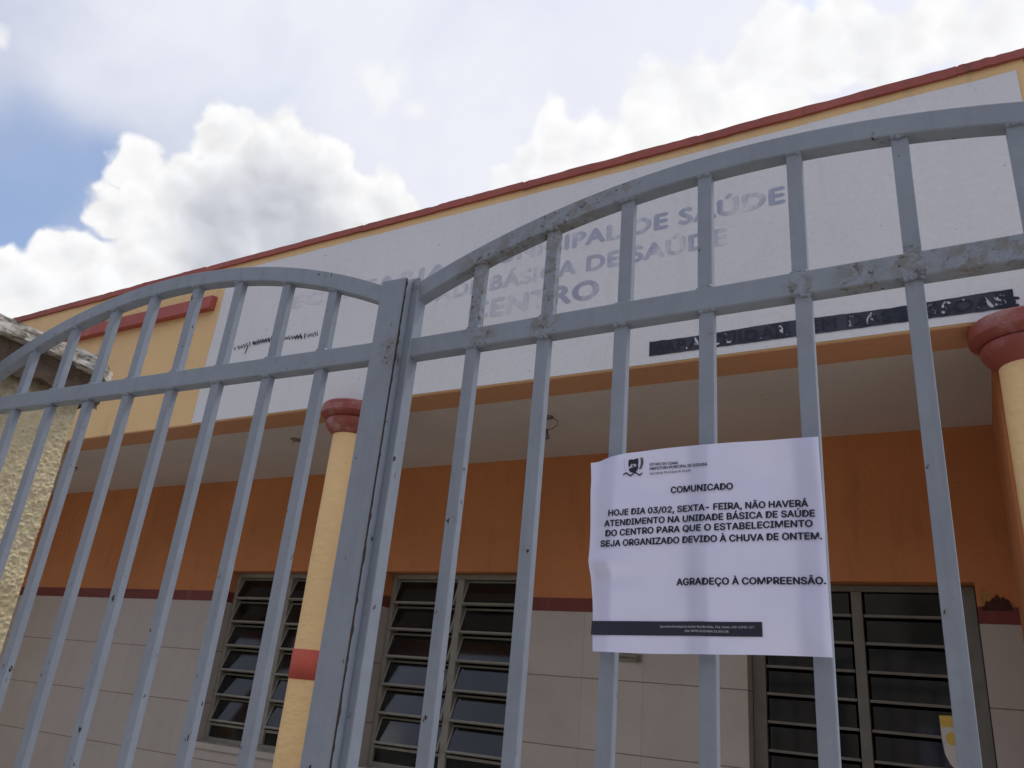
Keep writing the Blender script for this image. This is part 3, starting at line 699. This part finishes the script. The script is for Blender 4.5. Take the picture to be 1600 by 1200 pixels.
mb = MB(); mb.box(.395, .435, -.0025, .032, .06, H+.79); mb.build('hinge_stile', M['gateR'], gr_, xf=T2, bevel=.002)
# grime and worn paint on the first bars of the right leaf (object space of that leaf)
ox, oy = -.93, 1.125
grime = []
for (x, z, r) in [(-.766, .775, .075), (-.766, .71, .05), (-.766, .66, .05), (-.70, .80, .06), (-.617, .82, .085), (-.617, .74, .065), (-.617, .68, .065), (-.617, .625, .05), (-.56, .868, .08), (-.48, .883, .05), (-.74, .62, .04), (-.18, .618, .035), (-.10, .616, .05), (-.03, .63, .05), (.04, .618, .05), (.1, .63, .045), (-.93, .765, .05)]:
    grime.append((x*KR-ox, 0.006, z*KR+H, r))
worn = gatemat('gate_enamel_grimy', GB, grime)
for ch in gr_.children: ch.data.materials[0] = worn

# ------------------------------------------------------------------ paper notice
pap = thing('paper_notice', 'white printed paper notice fixed to the bars of the right gate leaf', 'notice', (-.34, 1.12, H+.08))
def edge_l(v):   # v 0 bottom .. 1 top  -> x (at 1.1 m)
    t = [(0, -.486), (.10, -.4885), (.25, -.4915), (.45, -.498), (.62, -.4985), (.75, -.5005), (.90, -.504), (1, -.509)]
    for (a, xa), (b, xb_) in zip(t, t[1:]):
        if v <= b: return xa+(xb_-xa)*(v-a)/(b-a)
    return -.509
def smooth(a, b, x): x = min(1, max(0, (x-a)/(b-a))); return x*x*(3-2*x)
def pflat(u, v):
    xl = edge_l(v); xr = -.1630-.002*v
    zb = .079+.008*u-.001*math.sin(u*6); zt = .374+.0015*u-.0105*(1-smooth(0, .20, u))-.0005*math.sin(u*9)
    return (xl+(xr-xl)*u, zb+(zt-zb)*v)
def pdepth(x, z):
    u = (x+.50)/.335; v = (z-.08)/.295
    d = .0034*math.sin(u*6.3+1.0)*(.4+.6*v)+.0022*math.sin(v*7+u*3)+.0016*math.sin(u*17+v*5)*math.sin(v*9-u*4)
    d += .010*(1-smooth(0, .09, u))*smooth(.72, 1, v)                      # top left corner turns back
    d -= .008*math.exp(-(((u-.07)/.08)**2+((v-.42)/.055)**2))            # dent by the left edge
    d += .004*math.exp(-(((u-.16)/.12)**2+((v-.36)/.05)**2))
    d -= .004*math.exp(-(((u-.93)/.05)**2+((v-.16)/.12)**2))             # crease by the right edge
    d -= .0022*math.exp(-((u-.50)/.035)**2)*(1-v*.4)                       # pressed on the middle bar
    d += .003*math.exp(-(((u-.30)/.10)**2+((v-.78)/.08)**2))+.0022*math.exp(-(((u-.74)/.12)**2+((v-.86)/.09)**2))
    return 1.1145+d
def PW(x, z, lift=0): return (x*KR, pdepth(x, z)-lift, H+z*KR)
mb = MB(); mb.grid(lambda u, v: PW(*pflat(u, v)), 90, 80); sheet = mb.build('sheet', M['paper'], pap, smooth=True)
SL = .016
def onpaper(x0, z0, slope=SL): return lambda x, z: PW(x, z0+z+slope*(x-x0), .0014)
def line(body, x0, x1, z0, cap, bold=.034, italic=0, slope=SL, mat=None, name='printed_text'):
    return text_mesh(name, body, mat or M['black'], pap, onpaper(x0, z0, slope), bold=bold, italic=italic, cap=cap, fit=(x0, x1))
line('COMUNICADO', -.373, -.282, .3052, .0092, slope=.004)
line('HOJE DIA 03/02, SEXTA- FEIRA, NÃO HAVERÁ', -.470, -.1835, .2742, .0090)
line('ATENDIMENTO NA UNIDADE BÁSICA DE SAÚDE', -.476, -.1755, .2584, .0090, slope=.022)
line('DO CENTRO PARA QUE O ESTABELECIMENTO', -.4735, -.179, .2435, .0090, slope=.026)
line('SEJA ORGANIZADO DEVIDO À CHUVA DE ONTEM.', -.4805, -.168, .2280, .0090, slope=.020)
line('AGRADEÇO À COMPREENSÃO.', -.362, -.166, .1722, .0088, slope=.020)
line('ESTADO DO CEARÁ', -.407, -.3625, .3495, .0038, bold=.03, slope=-.03)
line('PREFEITURA MUNICIPAL DE QUIXADÁ', -.407, -.318, .3425, .0040, bold=.03, slope=.002)
line('Secretaria Municipal de Saúde', -.407, -.343, .3355, .0034, bold=.01, italic=.2, slope=.004)
# footer bar with two tiny lines
mb = MB(); mb.grid(lambda u, v: PW(-.4905+u*.244, (.1015+.0065*u)+v*(.0195-.001*u), .0010), 60, 4); mb.build('footer_bar', M['navy'], pap)
def fl(body, x0, x1, z0, cap): return text_mesh('footer_text', body, M['cream'], pap, lambda x, z: PW(x, z0+z+.024*(x-x0), .0019), bold=.012, cap=cap, fit=(x0, x1))
fl('Secretaria Municipal da Saúde; Rua Rui Maia, 704, Centro. CEP: 63900-117', -.386, -.257, .1150, .0027)
fl('Site: WWW.QUIXADA.CE.GOV.BR', -.350, -.291, .1103, .0027)
# municipal crest: dark battlemented chief over a shield, leafy sprigs, ribbon below
mb = MB(); cx, cz = -.4345, .3500
def cp(pts, lift=.0014): mb.face([PW(cx+a, cz+b, lift) for a, b in pts])
cp([(-.0075, .000), (-.0055, .0005), (-.004, .004), (-.002, .0052), (-.0035, .0125), (-.0060, .0120), (-.0080, .0125), (-.0082, .006)])
cp([(-.002, .0052), (.000, .0040), (.002, .0052), (.0035, .0130), (.000, .0118), (-.0035, .0125)])
cp([(.0055, .0010), (.0075, .001), (.0085, .006), (.0080, .0135), (.0055, .0128), (.0035, .0130), (.002, .0052), (.004, .0042)])
cp([(-.0075, -.0030), (-.0010, -.0005), (.0040, .0005), (.0085, .0015), (.0082, -.0040), (.0045, -.0085), (.000, -.0095), (-.005, -.0075)])
cp([(-.0020, .0005), (.0005, .0003), (.0020, .0022), (.000, .0028), (-.0022, .0022)])
for sgn in (1, -1):
    for k in range(9):
        a = k/8; bx = sgn*(.0120+.0025*math.sin(a*2.6)); bz = -.005+.016*a
        for d in ((1, .8), (-1, .8)):
            if sgn < 0 and (k % 2 or d[0] > 0): continue
            l = .0036 if sgn > 0 else .0020
            ex, ez = bx+d[0]*l*.62, bz+l*.85
            nx_, nz_ = -(ez-bz)*.26, (ex-bx)*.26; mx_, mz_ = (bx+ex)/2, (bz+ez)/2
            cp([(bx, bz), (mx_+nx_, mz_+nz_), (ex, ez), (mx_-nx_, mz_-nz_)][::(1 if d[0] > 0 else -1)])
def ribbon(x): return -.0115+.0022*math.sin(x*430)
xs_ = [-.0155+.031*i/16 for i in range(17)]
for a, b in zip(xs_, xs_[1:]): cp([(a, ribbon(a)-.0013), (b, ribbon(b)-.0013), (b, ribbon(b)+.0013), (a, ribbon(a)+.0013)])
mb.build('crest', M['black'], pap)
